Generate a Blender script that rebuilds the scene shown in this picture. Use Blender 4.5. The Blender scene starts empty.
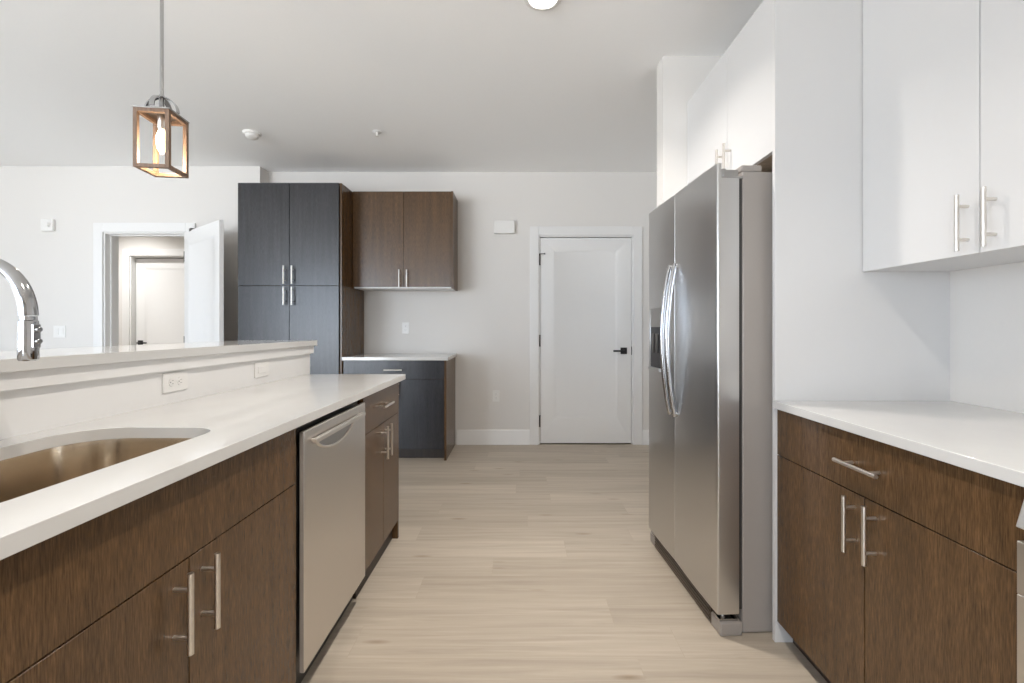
import bpy, bmesh, math, random
from math import pi, sin, cos, radians
from mathutils import Vector, Matrix
random.seed(7)
SC = bpy.context.scene
C = SC.collection

# ------------------------------------------------------------------ camera
cam_data = bpy.data.cameras.new('camera')
cam_data.sensor_width = 36.0
cam_data.lens = 36.0 * 455.0 / 1024.0
cam_data.shift_x = -8.0 / 1024.0
cam_data.shift_y = -13.5 / 1024.0
cam_data.clip_start = 0.02
cam = bpy.data.objects.new('camera', cam_data)
cam.location = (0, 0, 1.19)
cam.rotation_euler = (pi / 2, 0, 0)
C.objects.link(cam)
SC.camera = cam

# ------------------------------------------------------------------ view / exposure
SC.view_settings.view_transform = 'Standard'
SC.view_settings.look = 'None'
SC.view_settings.gamma = 1.0
SC.view_settings.use_curve_mapping = False
SC.view_settings.exposure = 0.27
SC.cycles.max_bounces = 10
SC.cycles.diffuse_bounces = 7
SC.cycles.glossy_bounces = 5
SC.cycles.sample_clamp_indirect = 8.0

# ------------------------------------------------------------------ world: bright overcast sky over a ground brightened as added uplight
SKY_STRENGTH = 9.8
W = bpy.data.worlds.new('overcast_sky_uplight')
SC.world = W
W.use_nodes = True
nt = W.node_tree
nt.nodes.clear()
wo = nt.nodes.new('ShaderNodeOutputWorld')
bgn = nt.nodes.new('ShaderNodeBackground')
tc = nt.nodes.new('ShaderNodeTexCoord')
sp = nt.nodes.new('ShaderNodeSeparateXYZ')
rp = nt.nodes.new('ShaderNodeValToRGB')
mp = nt.nodes.new('ShaderNodeMapRange')
mp.inputs['From Min'].default_value = -1
mp.inputs['From Max'].default_value = 1
nt.links.new(tc.outputs['Generated'], sp.inputs[0])
nt.links.new(sp.outputs['Z'], mp.inputs['Value'])
nt.links.new(mp.outputs[0], rp.inputs[0])
rp.color_ramp.elements[0].position = 0.485
rp.color_ramp.elements[0].color = (1.18, 1.25, 1.33, 1)  # ground half set brighter than the sky, added uplight for the ceiling
rp.color_ramp.elements[1].position = 0.52
rp.color_ramp.elements[1].color = (0.75, 0.91, 1.12, 1)
nt.links.new(rp.outputs[0], bgn.inputs['Color'])
bgn.inputs['Strength'].default_value = SKY_STRENGTH
nt.links.new(bgn.outputs[0], wo.inputs[0])

CAN_POWER = 16.5
CAN_COL = (1.0, 0.93, 0.86)

# ------------------------------------------------------------------ geometry helpers
ROOTLOC = {}

def bm_new():
    return bmesh.new()

def box(bm, x0, x1, y0, y1, z0, z1):
    vs = [bm.verts.new(p) for p in ((x0,y0,z0),(x1,y0,z0),(x1,y1,z0),(x0,y1,z0),
                                    (x0,y0,z1),(x1,y0,z1),(x1,y1,z1),(x0,y1,z1))]
    for f in ((0,3,2,1),(4,5,6,7),(0,1,5,4),(1,2,6,5),(2,3,7,6),(3,0,4,7)):
        bm.faces.new([vs[i] for i in f])
    return bm

def B(*a):
    return box(bm_new(), *a)

def tube(bm, pts, r, seg=16, caps=True, sx=1.0, smooth=True):
    """sweep a circle (radius r, or a radius per point) along pts"""
    pts = [Vector(p) for p in pts]
    n = len(pts)
    rr = r if isinstance(r, (list, tuple)) else [r] * n
    tang = []
    for i in range(n):
        a = pts[max(i - 1, 0)]; b = pts[min(i + 1, n - 1)]
        t = b - a
        if t.length < 1e-9: t = tang[-1] if tang else Vector((0, 0, 1))
        tang.append(t.normalized())
    up = Vector((0, 0, 1)) if abs(tang[0].z) < 0.9 else Vector((0, 1, 0))
    u = tang[0].cross(up).normalized()
    rings = []
    for i in range(n):
        u = (u - tang[i] * u.dot(tang[i])).normalized()
        v = tang[i].cross(u)
        rings.append([bm.verts.new(pts[i] + (u * cos(2*pi*k/seg) * sx + v * sin(2*pi*k/seg)) * rr[i]) for k in range(seg)])
    for i in range(n - 1):
        for k in range(seg):
            f = bm.faces.new((rings[i][k], rings[i][(k+1) % seg], rings[i+1][(k+1) % seg], rings[i+1][k]))
            f.smooth = smooth
    if caps:
        bm.faces.new(list(reversed(rings[0])))
        bm.faces.new(rings[-1])
    return bm

def lathe(bm, prof, cx, cy, seg=32, smooth=True):
    """prof: list of (radius, z); r==0 ends are closed to a point"""
    rings = []
    for r, z in prof:
        if r < 1e-6:
            rings.append([bm.verts.new((cx, cy, z))])
        else:
            rings.append([bm.verts.new((cx + r*cos(2*pi*k/seg), cy + r*sin(2*pi*k/seg), z)) for k in range(seg)])
    for a, b in zip(rings[:-1], rings[1:]):
        for k in range(seg):
            k2 = (k + 1) % seg
            if len(a) == 1 and len(b) == 1: continue
            if len(a) == 1: f = bm.faces.new((a[0], b[k], b[k2]))
            elif len(b) == 1: f = bm.faces.new((a[k], b[0], a[k2]))
            else: f = bm.faces.new((a[k], b[k], b[k2], a[k2]))
            f.smooth = smooth
    return bm

def prism(bm, poly, axis, a0, a1):
    """extrude a 2-D outline along an axis: axis 'y' -> poly is (x,z); 'x' -> (y,z); 'z' -> (x,y)"""
    def P(p, a):
        if axis == 'y': return (p[0], a, p[1])
        if axis == 'x': return (a, p[0], p[1])
        return (p[0], p[1], a)
    v0 = [bm.verts.new(P(p, a0)) for p in poly]
    v1 = [bm.verts.new(P(p, a1)) for p in poly]
    n = len(poly)
    bm.faces.new(v0); bm.faces.new(list(reversed(v1)))
    for i in range(n):
        bm.faces.new((v0[i], v1[i], v1[(i+1) % n], v0[(i+1) % n]))
    return bm

def obj(name, bm, mat, parent=None, bevel=0.0, seg=2, smooth=False, solid=0.0):
    bmesh.ops.recalc_face_normals(bm, faces=bm.faces)
    if parent is not None:
        loc = ROOTLOC.get(parent.name)
        if loc is not None and loc.length > 0:
            bmesh.ops.translate(bm, verts=bm.verts, vec=-loc)
    me = bpy.data.meshes.new(name)
    bm.to_mesh(me); bm.free()
    me.set_sharp_from_angle(angle=radians(42))
    if isinstance(mat, (list, tuple)):
        for m in mat: me.materials.append(m)
    else:
        me.materials.append(mat)
    if smooth:
        for p in me.polygons: p.use_smooth = True
        me.set_sharp_from_angle(angle=radians(60))
    o = bpy.data.objects.new(name, me)
    C.objects.link(o)
    if parent is not None:
        o.parent = parent
        ROOTLOC[o.name] = ROOTLOC.get(parent.name, Vector((0,0,0)))
    if solid:
        s = o.modifiers.new('solid', 'SOLIDIFY'); s.thickness = solid; s.offset = 1
    if bevel:
        m = o.modifiers.new('bevel', 'BEVEL'); m.width = bevel; m.segments = seg
        m.limit_method = 'ANGLE'; m.angle_limit = radians(40); m.harden_normals = False
    return o

def tag(o, label, cat, group=None):
    o['label'] = label; o['category'] = cat
    if group: o['group'] = group
    return o

def thing(name, label, cat, loc=(0, 0, 0), group=None, local=False, rotz=0.0):
    """an Empty at the thing's base; geometry is given in room coordinates unless local"""
    o = bpy.data.objects.new(name, None)
    C.objects.link(o)
    o.location = loc; o.rotation_euler = (0, 0, rotz)
    o.empty_display_size = 0.1
    tag(o, label, cat, group)
    ROOTLOC[o.name] = Vector((0, 0, 0)) if local else Vector(loc)
    return o

def struct(name, bm, mat, parent=None, bevel=0.0):
    o = obj(name, bm, mat, parent, bevel)
    if parent is None: o['kind'] = 'structure'
    return o

# ------------------------------------------------------------------ materials
def mat_new(name):
    m = bpy.data.materials.new(name); m.use_nodes = True
    return m, m.node_tree, m.node_tree.nodes['Principled BSDF']

def N(nt, t, **kw):
    n = nt.nodes.new(t)
    for k, v in kw.items(): setattr(n, k, v)
    return n

def paint(name, col, rough=0.6, bump=0.02, var=0.015, scale=60, spec=0.4):
    """painted / plain surface with a faint procedural mottling"""
    m, nt, b = mat_new(name)
    t = N(nt, 'ShaderNodeTexCoord'); n = N(nt, 'ShaderNodeTexNoise')
    n.inputs['Scale'].default_value = scale; n.inputs['Detail'].default_value = 3
    nt.links.new(t.outputs['Object'], n.inputs['Vector'])
    r = N(nt, 'ShaderNodeValToRGB')
    r.color_ramp.elements[0].color = tuple(c * (1 - var) for c in col) + (1,)
    r.color_ramp.elements[1].color = tuple(min(c * (1 + var), 1) for c in col) + (1,)
    nt.links.new(n.outputs['Fac'], r.inputs[0]); nt.links.new(r.outputs[0], b.inputs['Base Color'])
    b.inputs['Roughness'].default_value = rough
    b.inputs['Specular IOR Level'].default_value = spec
    if bump:
        bp = N(nt, 'ShaderNodeBump'); bp.inputs['Strength'].default_value = bump; bp.inputs['Distance'].default_value = 0.002
        nt.links.new(n.outputs['Fac'], bp.inputs['Height']); nt.links.new(bp.outputs[0], b.inputs['Normal'])
    return m

def wood(name, dark, light, rough=0.27, grain=(400, 400, 26), spec=0.5, contrast=(0.32, 0.74)):
    m, nt, b = mat_new(name)
    t = N(nt, 'ShaderNodeTexCoord'); mpg = N(nt, 'ShaderNodeMapping')
    mpg.inputs['Scale'].default_value = grain
    nt.links.new(t.outputs['Object'], mpg.inputs['Vector'])
    n = N(nt, 'ShaderNodeTexNoise'); n.inputs['Scale'].default_value = 1.0; n.inputs['Detail'].default_value = 5
    n.inputs['Roughness'].default_value = 0.65
    nt.links.new(mpg.outputs[0], n.inputs['Vector'])
    mp2 = N(nt, 'ShaderNodeMapping'); mp2.inputs['Scale'].default_value = tuple(g * 0.09 for g in grain)
    nt.links.new(t.outputs['Object'], mp2.inputs['Vector'])
    n2 = N(nt, 'ShaderNodeTexNoise'); n2.inputs['Scale'].default_value = 1.0; n2.inputs['Detail'].default_value = 2
    nt.links.new(mp2.outputs[0], n2.inputs['Vector'])
    r = N(nt, 'ShaderNodeValToRGB')
    r.color_ramp.elements[0].position = contrast[0]; r.color_ramp.elements[1].position = contrast[1]
    r.color_ramp.elements[0].color = dark + (1,); r.color_ramp.elements[1].color = light + (1,)
    nt.links.new(n.outputs['Fac'], r.inputs[0])
    mx = N(nt, 'ShaderNodeMix', data_type='RGBA', blend_type='MULTIPLY')
    mx.inputs['Factor'].default_value = 1.0
    r2 = N(nt, 'ShaderNodeValToRGB')
    r2.color_ramp.elements[0].position = 0.3; r2.color_ramp.elements[1].position = 0.7
    r2.color_ramp.elements[0].color = (0.8, 0.8, 0.8, 1); r2.color_ramp.elements[1].color = (1.15, 1.15, 1.15, 1)
    nt.links.new(n2.outputs['Fac'], r2.inputs[0])
    nt.links.new(r.outputs[0], mx.inputs[6]); nt.links.new(r2.outputs[0], mx.inputs[7])
    nt.links.new(mx.outputs[2], b.inputs['Base Color'])
    b.inputs['Roughness'].default_value = rough
    b.inputs['Specular IOR Level'].default_value = spec
    bp = N(nt, 'ShaderNodeBump'); bp.inputs['Strength'].default_value = 0.12; bp.inputs['Distance'].default_value = 0.0006
    nt.links.new(n.outputs['Fac'], bp.inputs['Height']); nt.links.new(bp.outputs[0], b.inputs['Normal'])
    return m

def metal(name, col, rough=0.25, brush=None, amount=0.06, aniso=0.0):
    m, nt, b = mat_new(name)
    b.inputs['Base Color'].default_value = col + (1,)
    b.inputs['Metallic'].default_value = 1.0
    b.inputs['Roughness'].default_value = rough
    b.inputs['Anisotropic'].default_value = aniso
    if aniso:
        tg = N(nt, 'ShaderNodeCombineXYZ'); tg.inputs[1].default_value = 1.0
        nt.links.new(tg.outputs[0], b.inputs['Tangent'])
    t = N(nt, 'ShaderNodeTexCoord'); mpg = N(nt, 'ShaderNodeMapping')
    mpg.inputs['Scale'].default_value = brush or (40, 40, 40)
    nt.links.new(t.outputs['Object'], mpg.inputs['Vector'])
    n = N(nt, 'ShaderNodeTexNoise'); n.inputs['Scale'].default_value = 1.0; n.inputs['Detail'].default_value = 3
    nt.links.new(mpg.outputs[0], n.inputs['Vector'])
    mr = N(nt, 'ShaderNodeMapRange')
    mr.inputs['To Min'].default_value = max(rough - amount, 0.02); mr.inputs['To Max'].default_value = rough + amount
    nt.links.new(n.outputs['Fac'], mr.inputs['Value']); nt.links.new(mr.outputs[0], b.inputs['Roughness'])
    return m

def emit(name, col, strength):
    m, nt, b = mat_new(name)
    b.inputs['Base Color'].default_value = col + (1,)
    b.inputs['Emission Color'].default_value = col + (1,)
    b.inputs['Emission Strength'].default_value = strength
    return m

M = {}
M['wall'] = paint('wall_paint', (0.73, 0.71, 0.683), 0.75, 0.03, 0.01, 90, 0.25)
M['ceiling'] = paint('ceiling_paint', (0.93, 0.935, 0.935), 0.85, 0.03, 0.01, 90, 0.15)
M['trim'] = paint('white_trim_enamel', (0.78, 0.775, 0.765), 0.38, 0.0, 0.008, 30, 0.45)
M['white'] = paint('white_satin_cabinet', (0.66, 0.655, 0.65), 0.34, 0.0, 0.006, 20, 0.45)
M['plastic'] = paint('white_plastic', (0.80, 0.79, 0.77), 0.35, 0.0, 0.005, 30, 0.5)
M['slot'] = paint('outlet_slot_dark', (0.25, 0.25, 0.25), 0.5, 0.0)
M['black'] = paint('matt_black', (0.022, 0.022, 0.024), 0.42, 0.0)
M['grille'] = paint('grille_floor_reflection', (0.085, 0.062, 0.045), 0.3, 0.0)  # brown of the reflected floor put into the grille colour
M['darkplastic'] = paint('dark_grey_plastic', (0.045, 0.042, 0.04), 0.35, 0.0)
M['wood'] = wood('espresso_wood', (0.045, 0.023, 0.009), (0.165, 0.090, 0.038))
M['greyed'] = wood('daylight_greyed_wood', (0.020, 0.020, 0.022), (0.048, 0.048, 0.052))  # wood greyed in its colour for cool daylight reflected on the fronts
M['woodin'] = wood('cabinet_lining', (0.34, 0.27, 0.20), (0.42, 0.35, 0.27), 0.5)
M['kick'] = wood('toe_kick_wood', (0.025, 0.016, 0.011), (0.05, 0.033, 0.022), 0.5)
M['lampwood'] = wood('lantern_oak', (0.14, 0.082, 0.05), (0.26, 0.165, 0.105), 0.5, (140, 140, 12))
M['pull'] = metal('brushed_nickel', (0.74, 0.70, 0.65), 0.32, (40, 40, 40))
M['chrome'] = metal('chrome', (0.47, 0.47, 0.475), 0.10, None, 0.02)
M['steel'] = metal('stainless_steel', (0.60, 0.595, 0.59), 0.28, (2, 700, 2), 0.008, 0.6)
M['dwsteel'] = metal('dishwasher_steel', (0.72, 0.69, 0.655), 0.36, (2, 700, 2), 0.008, 0.7)
M['sink'] = metal('sink_steel', (0.74, 0.66, 0.56), 0.15, (6, 6, 6), 0.004)
M['side'] = paint('fridge_side_grey', (0.33, 0.30, 0.275), 0.35, 0.02, 0.02, 300, 0.5)
M['lamp'] = emit('lamp_lens', (1.0, 0.93, 0.82), 14.0)
M['bulb'] = emit('bulb_glow', (1.0, 0.80, 0.56), 9.0)
M['bracket'] = metal('hinge_steel', (0.42, 0.41, 0.40), 0.35)
M['bow'] = metal('handle_steel', (0.48, 0.48, 0.49), 0.14, (6, 6, 6), 0.02)
M['hinge'] = metal('dark_bronze', (0.10, 0.09, 0.085), 0.35)

def quartz():
    m, nt, b = mat_new('white_quartz')
    t = N(nt, 'ShaderNodeTexCoord')
    n = N(nt, 'ShaderNodeTexNoise'); n.inputs['Scale'].default_value = 3.0; n.inputs['Detail'].default_value = 6
    nt.links.new(t.outputs['Object'], n.inputs['Vector'])
    r = N(nt, 'ShaderNodeValToRGB')
    r.color_ramp.elements[0].position = 0.35; r.color_ramp.elements[1].position = 0.65
    r.color_ramp.elements[0].color = (0.60, 0.595, 0.58, 1); r.color_ramp.elements[1].color = (0.64, 0.635, 0.62, 1)
    v = N(nt, 'ShaderNodeTexVoronoi'); v.inputs['Scale'].default_value = 500
    nt.links.new(t.outputs['Object'], v.inputs['Vector'])
    r2 = N(nt, 'ShaderNodeValToRGB')
    r2.color_ramp.elements[0].color = (0.95, 0.95, 0.95, 1); r2.color_ramp.elements[1].position = 0.2
    mx = N(nt, 'ShaderNodeMix', data_type='RGBA', blend_type='MULTIPLY'); mx.inputs['Factor'].default_value = 1.0
    nt.links.new(n.outputs['Fac'], r.inputs[0]); nt.links.new(v.outputs['Distance'], r2.inputs[0])
    nt.links.new(r.outputs[0], mx.inputs[6]); nt.links.new(r2.outputs[0], mx.inputs[7])
    nt.links.new(mx.outputs[2], b.inputs['Base Color'])
    b.inputs['Roughness'].default_value = 0.09
    b.inputs['Specular IOR Level'].default_value = 0.5
    return m
M['quartz'] = quartz()

def floor_mat():
    m, nt, b = mat_new('pale_oak_planks')
    t = N(nt, 'ShaderNodeTexCoord')
    br = N(nt, 'ShaderNodeTexBrick')
    br.inputs['Scale'].default_value = 1.0
    br.inputs['Brick Width'].default_value = 1.22
    br.inputs['Row Height'].default_value = 0.182
    br.inputs['Mortar Size'].default_value = 0.0011
    br.inputs['Mortar Smooth'].default_value = 0.2
    br.inputs['Bias'].default_value = 0.0
    br.offset = 0.0; br.offset_frequency = 2
    br.inputs['Color1'].default_value = (0.0, 0.0, 0.0, 1)
    br.inputs['Color2'].default_value = (1.0, 1.0, 1.0, 1)
    br.inputs['Mortar'].default_value = (0.5, 0.5, 0.5, 1)
    sx = N(nt, 'ShaderNodeSeparateXYZ'); nt.links.new(t.outputs['Object'], sx.inputs[0])
    dv = N(nt, 'ShaderNodeMath', operation='DIVIDE'); dv.inputs[1].default_value = 0.182
    nt.links.new(sx.outputs['Y'], dv.inputs[0])
    fl = N(nt, 'ShaderNodeMath', operation='FLOOR'); nt.links.new(dv.outputs[0], fl.inputs[0])
    wn = N(nt, 'ShaderNodeTexWhiteNoise', noise_dimensions='1D'); nt.links.new(fl.outputs[0], wn.inputs['W'])
    ma = N(nt, 'ShaderNodeMath', operation='MULTIPLY_ADD'); ma.inputs[1].default_value = 1.22
    nt.links.new(wn.outputs['Value'], ma.inputs[0]); nt.links.new(sx.outputs['X'], ma.inputs[2])
    cb = N(nt, 'ShaderNodeCombineXYZ')
    nt.links.new(ma.outputs[0], cb.inputs[0]); nt.links.new(sx.outputs['Y'], cb.inputs[1])
    nt.links.new(cb.outputs[0], br.inputs['Vector'])
    # per-plank tone
    tone = N(nt, 'ShaderNodeValToRGB')
    tone.color_ramp.elements[0].color = (0.405, 0.35, 0.285, 1)
    tone.color_ramp.elements[1].color = (0.48, 0.42, 0.347, 1)
    nt.links.new(br.outputs['Color'], tone.inputs[0])
    # grain, different for every plank
    mul = N(nt, 'ShaderNodeVectorMath', operation='MULTIPLY_ADD')
    mul.inputs[1].default_value = (7.0, 7.0, 31.0)
    mp1 = N(nt, 'ShaderNodeMapping'); mp1.inputs['Scale'].default_value = (1.6, 34, 1)
    nt.links.new(t.outputs['Object'], mp1.inputs['Vector'])
    nt.links.new(br.outputs['Color'], mul.inputs[0]); nt.links.new(mp1.outputs[0], mul.inputs[2])
    g = N(nt, 'ShaderNodeTexNoise'); g.inputs['Scale'].default_value = 1.0; g.inputs['Detail'].default_value = 7
    g.inputs['Roughness'].default_value = 0.62; g.inputs['Distortion'].default_value = 0.5
    nt.links.new(mul.outputs[0], g.inputs['Vector'])
    gr = N(nt, 'ShaderNodeValToRGB')
    gr.color_ramp.elements[0].position = 0.3; gr.color_ramp.elements[1].position = 0.7
    gr.color_ramp.elements[0].color = (0.80, 0.785, 0.765, 1); gr.color_ramp.elements[1].color = (1.08, 1.08, 1.07, 1)
    nt.links.new(g.outputs['Fac'], gr.inputs[0])
    m1 = N(nt, 'ShaderNodeMix', data_type='RGBA', blend_type='MULTIPLY'); m1.inputs['Factor'].default_value = 1.0
    nt.links.new(tone.outputs[0], m1.inputs[6]); nt.links.new(gr.outputs[0], m1.inputs[7])
    # knots: sparse elongated dark smudges
    mp2 = N(nt, 'ShaderNodeMapping'); mp2.inputs['Scale'].default_value = (2.3, 10.0, 1)
    nt.links.new(t.outputs['Object'], mp2.inputs['Vector'])
    v = N(nt, 'ShaderNodeTexVoronoi'); v.inputs['Scale'].default_value = 1.0; v.inputs['Randomness'].default_value = 1.0
    nt.links.new(mp2.outputs[0], v.inputs['Vector'])
    kr = N(nt, 'ShaderNodeValToRGB')
    kr.color_ramp.elements[0].position = 0.02; kr.color_ramp.elements[1].position = 0.15
    kr.color_ramp.elements[0].color = (0.62, 0.55, 0.47, 1); kr.color_ramp.elements[1].color = (1, 1, 1, 1)
    nt.links.new(v.outputs['Distance'], kr.inputs[0])
    m2 = N(nt, 'ShaderNodeMix', data_type='RGBA', blend_type='MULTIPLY'); m2.inputs['Factor'].default_value = 0.9
    nt.links.new(m1.outputs[2], m2.inputs[6]); nt.links.new(kr.outputs[0], m2.inputs[7])
    # seams
    m3 = N(nt, 'ShaderNodeMix', data_type='RGBA', blend_type='MIX')
    fm = N(nt, 'ShaderNodeMath', operation='MULTIPLY'); fm.inputs[1].default_value = 0.22
    nt.links.new(br.outputs['Fac'], fm.inputs[0]); nt.links.new(fm.outputs[0], m3.inputs['Factor'])
    nt.links.new(m2.outputs[2], m3.inputs[6]); m3.inputs[7].default_value = (0.30, 0.235, 0.17, 1)
    nt.links.new(m3.outputs[2], b.inputs['Base Color'])
    rr = N(nt, 'ShaderNodeMapRange'); rr.inputs['To Min'].default_value = 0.34; rr.inputs['To Max'].default_value = 0.5
    nt.links.new(g.outputs['Fac'], rr.inputs['Value']); nt.links.new(rr.outputs[0], b.inputs['Roughness'])
    b.inputs['Specular IOR Level'].default_value = 0.4
    bp = N(nt, 'ShaderNodeBump'); bp.inputs['Strength'].default_value = 0.08; bp.inputs['Distance'].default_value = 0.001
    nt.links.new(g.outputs['Fac'], bp.inputs['Height']); nt.links.new(bp.outputs[0], b.inputs['Normal'])
    return m
M['floor'] = floor_mat()

def glass_mat(name, refl=0.08, tint=(1, 1, 1)):
    m = bpy.data.materials.new(name); m.use_nodes = True
    nt = m.node_tree; nt.nodes.clear()
    o = N(nt, 'ShaderNodeOutputMaterial'); tr = N(nt, 'ShaderNodeBsdfTransparent'); gl = N(nt, 'ShaderNodeBsdfGlossy')
    tr.inputs[0].default_value = tint + (1,)
    gl.inputs['Roughness'].default_value = 0.02
    lw = N(nt, 'ShaderNodeFresnel'); lw.inputs[0].default_value = 1.3
    mx = N(nt, 'ShaderNodeMixShader')
    nt.links.new(lw.outputs[0], mx.inputs[0]); nt.links.new(tr.outputs[0], mx.inputs[1]); nt.links.new(gl.outputs[0], mx.inputs[2])
    nt.links.new(mx.outputs[0], o.inputs[0])
    return m
M['glass'] = glass_mat('window_glass')

# ------------------------------------------------------------------ room dimensions
CEIL = 2.785
XR = 1.627            # right wall
XL = -6.6             # left wall of the living area
YB = -3.6             # wall behind the camera
YF = 4.65             # far kitchen wall
YFL = 4.49            # far wall of the living area (left)
XJ = -2.566           # jog between the two
T = 0.15

# floor and ceiling
struct('floor', B(XL - T, XR + T, YB - T, 6.2, -0.1, 0.0), M['floor'])
struct('ceiling', B(XL - T, XR + T, YB - T, 6.2, CEIL, CEIL + 0.12), M['ceiling'])

# far kitchen wall, with the opening of the white door
DX0, DX1, DZ = 0.190, 1.156, 2.135
bm = bm_new()
box(bm, XJ, DX0, YF, YF + T, 0, CEIL)
box(bm, DX1, XR, YF, YF + T, 0, CEIL)
box(bm, DX0, DX1, YF, YF + T, DZ, CEIL)
struct('wall_far', bm, M['wall'])
# far wall of living area, with the opening of the open door
OX0, OX1, OZ = -4.105, -3.285, 2.135
bm = bm_new()
box(bm, XL, OX0, YFL, YFL + T, 0, CEIL)
box(bm, OX1, XJ, YFL, YF + T, 0, CEIL)
box(bm, OX0, OX1, YFL, YFL + T, OZ, CEIL)
struct('wall_far_left', bm, M['wall'])
struct('wall_right', B(XR, XR + T, YB, YF - 0.0, 0, CEIL), M['wall'])
# left wall with two windows
LW = [(-3.2, -1.2), (1.8, 2.4)]
WZ0, WZ1 = 0.60, 2.45
bm = bm_new()
ys = [YB] + [v for w in LW for v in w] + [YFL]
for i in range(0, len(ys), 2):
    box(bm, XL - T, XL, ys[i], ys[i+1], 0, CEIL)
for a, b_ in LW:
    box(bm, XL - T, XL, a, b_, 0, WZ0)
    box(bm, XL - T, XL, a, b_, WZ1, CEIL)
struct('wall_left', bm, M['wall'])
# wall behind the camera, with a wide patio window and a second window
BW = [(-6.3, -3.4, 0.12, 2.5), (-2.5, -1.5, 0.12, 2.45)]
bm = bm_new()
xs = [XL - T, BW[0][0], BW[0][1], BW[1][0], BW[1][1], XR + T]
for i in (0, 2, 4):
    box(bm, xs[i], xs[i+1], YB - T, YB, 0, CEIL)
for x0, x1, z0, z1 in BW:
    box(bm, x0, x1, YB - T, YB, 0, z0)
    box(bm, x0, x1, YB - T, YB, z1, CEIL)
struct('wall_back', bm, M['wall'])
# stub wall on the far side of the refrigerator
struct('wall_refrigerator', B(0.838, XR, 2.667, 2.787, 0, CEIL), M['wall'])

# hallway seen through the open door
HY = 6.0
HDX0, HDX1 = -5.12, -4.205
bm = bm_new()
box(bm, XL, HDX0 - 0.02, HY, HY + 0.12, 0, CEIL)
box(bm, HDX1 + 0.02, -2.6, HY, HY + 0.12, 0, CEIL)
box(bm, HDX0 - 0.02, HDX1 + 0.02, HY, HY + 0.12, 2.14, CEIL)
struct('wall_hall_far', bm, M['wall'])
struct('wall_hall_left', B(XL - T, XL, YFL, HY + 0.12, 0, CEIL), M['wall'])
struct('wall_hall_right', B(-2.6, -2.45, YF + T, HY + 0.12, 0, CEIL), M['wall'])

struct('wall_hall_light_block', B(HDX0 - 0.2, HDX1 + 0.2, HY + 0.125, HY + 0.2, 0, CEIL), M['wall'])  # unseen backing added to keep sky light out of the door gap
# unseen walls added to keep the space behind the closed white door dark
struct('wall_unseen_far', B(-2.45, XR, 6.0, 6.12, 0, CEIL), M['wall'])
struct('wall_unseen_right', B(XR, XR + T, YF, 6.12, 0, CEIL), M['wall'])

# ------------------------------------------------------------------ windows
def window(n, axis, a0, a1, z0, z1, pos, out):
    """axis 'y': pane in the plane x=pos running along y; 'x': plane y=pos running along x"""
    def bx(bm, u0, u1, w0, w1, q0, q1):
        if axis == 'y': box(bm, min(w0, w1), max(w0, w1), u0, u1, q0, q1)
        else: box(bm, u0, u1, min(w0, w1), max(w0, w1), q0, q1)
    m_ = pos + out * 0.09; f = 0.05
    g = bm_new(); bx(g, a0 + f, a1 - f, m_ - 0.003, m_ + 0.003, z0 + f, z1 - f)
    w = struct('window_%d' % n, g, M['glass'])
    fr = bm_new()
    p0, p1 = m_ - 0.03, m_ + 0.03
    bx(fr, a0, a0 + f, p0, p1, z0, z1); bx(fr, a1 - f, a1, p0, p1, z0, z1)
    bx(fr, a0 + f, a1 - f, p0, p1, z0, z0 + f); bx(fr, a0 + f, a1 - f, p0, p1, z1 - f, z1)
    mid = (a0 + a1) / 2
    bx(fr, mid - 0.03, mid + 0.03, p0, p1, z0 + f, z1 - f)
    obj('window_frame', fr, M['trim'], w, 0.002)
    tr = bm_new(); i0, i1 = pos, pos - out * 0.018; c = 0.09
    bx(tr, a0 - c, a0, i0, i1, z0 - c, z1 + c); bx(tr, a1, a1 + c, i0, i1, z0 - c, z1 + c)
    bx(tr, a0, a1, i0, i1, z1, z1 + c); bx(tr, a0, a1, i0, i1, z0 - c, z0)
    obj('window_trim', tr, M['trim'], w, 0.002)
    L = bpy.data.lights.new('daylight_portal', 'AREA'); L.shape = 'RECTANGLE'
    L.size = a1 - a0; L.size_y = z1 - z0
    L.cycles.is_portal = True
    lo = bpy.data.objects.new('daylight_portal', L); C.objects.link(lo)
    if axis == 'y':
        lo.location = (pos + out * 0.14, mid, (z0 + z1) / 2)
        lo.rotation_euler = (pi/2, 0, -pi/2 if out < 0 else pi/2)
    else:
        lo.location = (mid, pos + out * 0.14, (z0 + z1) / 2)
        lo.rotation_euler = (pi/2, 0, 0 if out < 0 else pi)
k = 1
for a, b_ in LW:
    window(k, 'y', a, b_, WZ0, WZ1, XL, -1); k += 1
for x0, x1, z0, z1 in BW:
    window(k, 'x', x0, x1, z0, z1, YB, -1); k += 1

# ------------------------------------------------------------------ baseboards
BBH = 0.15
def bb_prof(depth=0.014):
    return [(0, 0), (depth + 0.004, 0), (depth + 0.004, 0.012), (depth, 0.02), (depth, BBH - 0.012), (depth - 0.006, BBH), (0, BBH)]
def baseboard(name, axis, a0, a1, pos, sgn):
    bm = bm_new()
    pr = [(pos + sgn * d, z) for d, z in bb_prof()]
    prism(bm, pr, axis, a0, a1)
    struct(name, bm, M['trim'])
bm = bm_new()
prism(bm, [(YF - d, z) for d, z in bb_prof()], 'x', -0.645, 0.10)
prism(bm, [(YF - d, z) for d, z in bb_prof()], 'x', 1.246, XR)
struct('baseboard_far', bm, M['trim'])
bm = bm_new()
prism(bm, [(YFL - d, z) for d, z in bb_prof()], 'x', XL, OX0 - 0.09)
prism(bm, [(YFL - d, z) for d, z in bb_prof()], 'x', OX1 + 0.09, XJ)
struct('baseboard_far_left', bm, M['trim'])
baseboard('baseboard_left', 'y', YB, YFL, XL, 1)
bm = bm_new(); prism(bm, [(XR - d, z) for d, z in bb_prof()], 'y', 2.787, YF)
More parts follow.
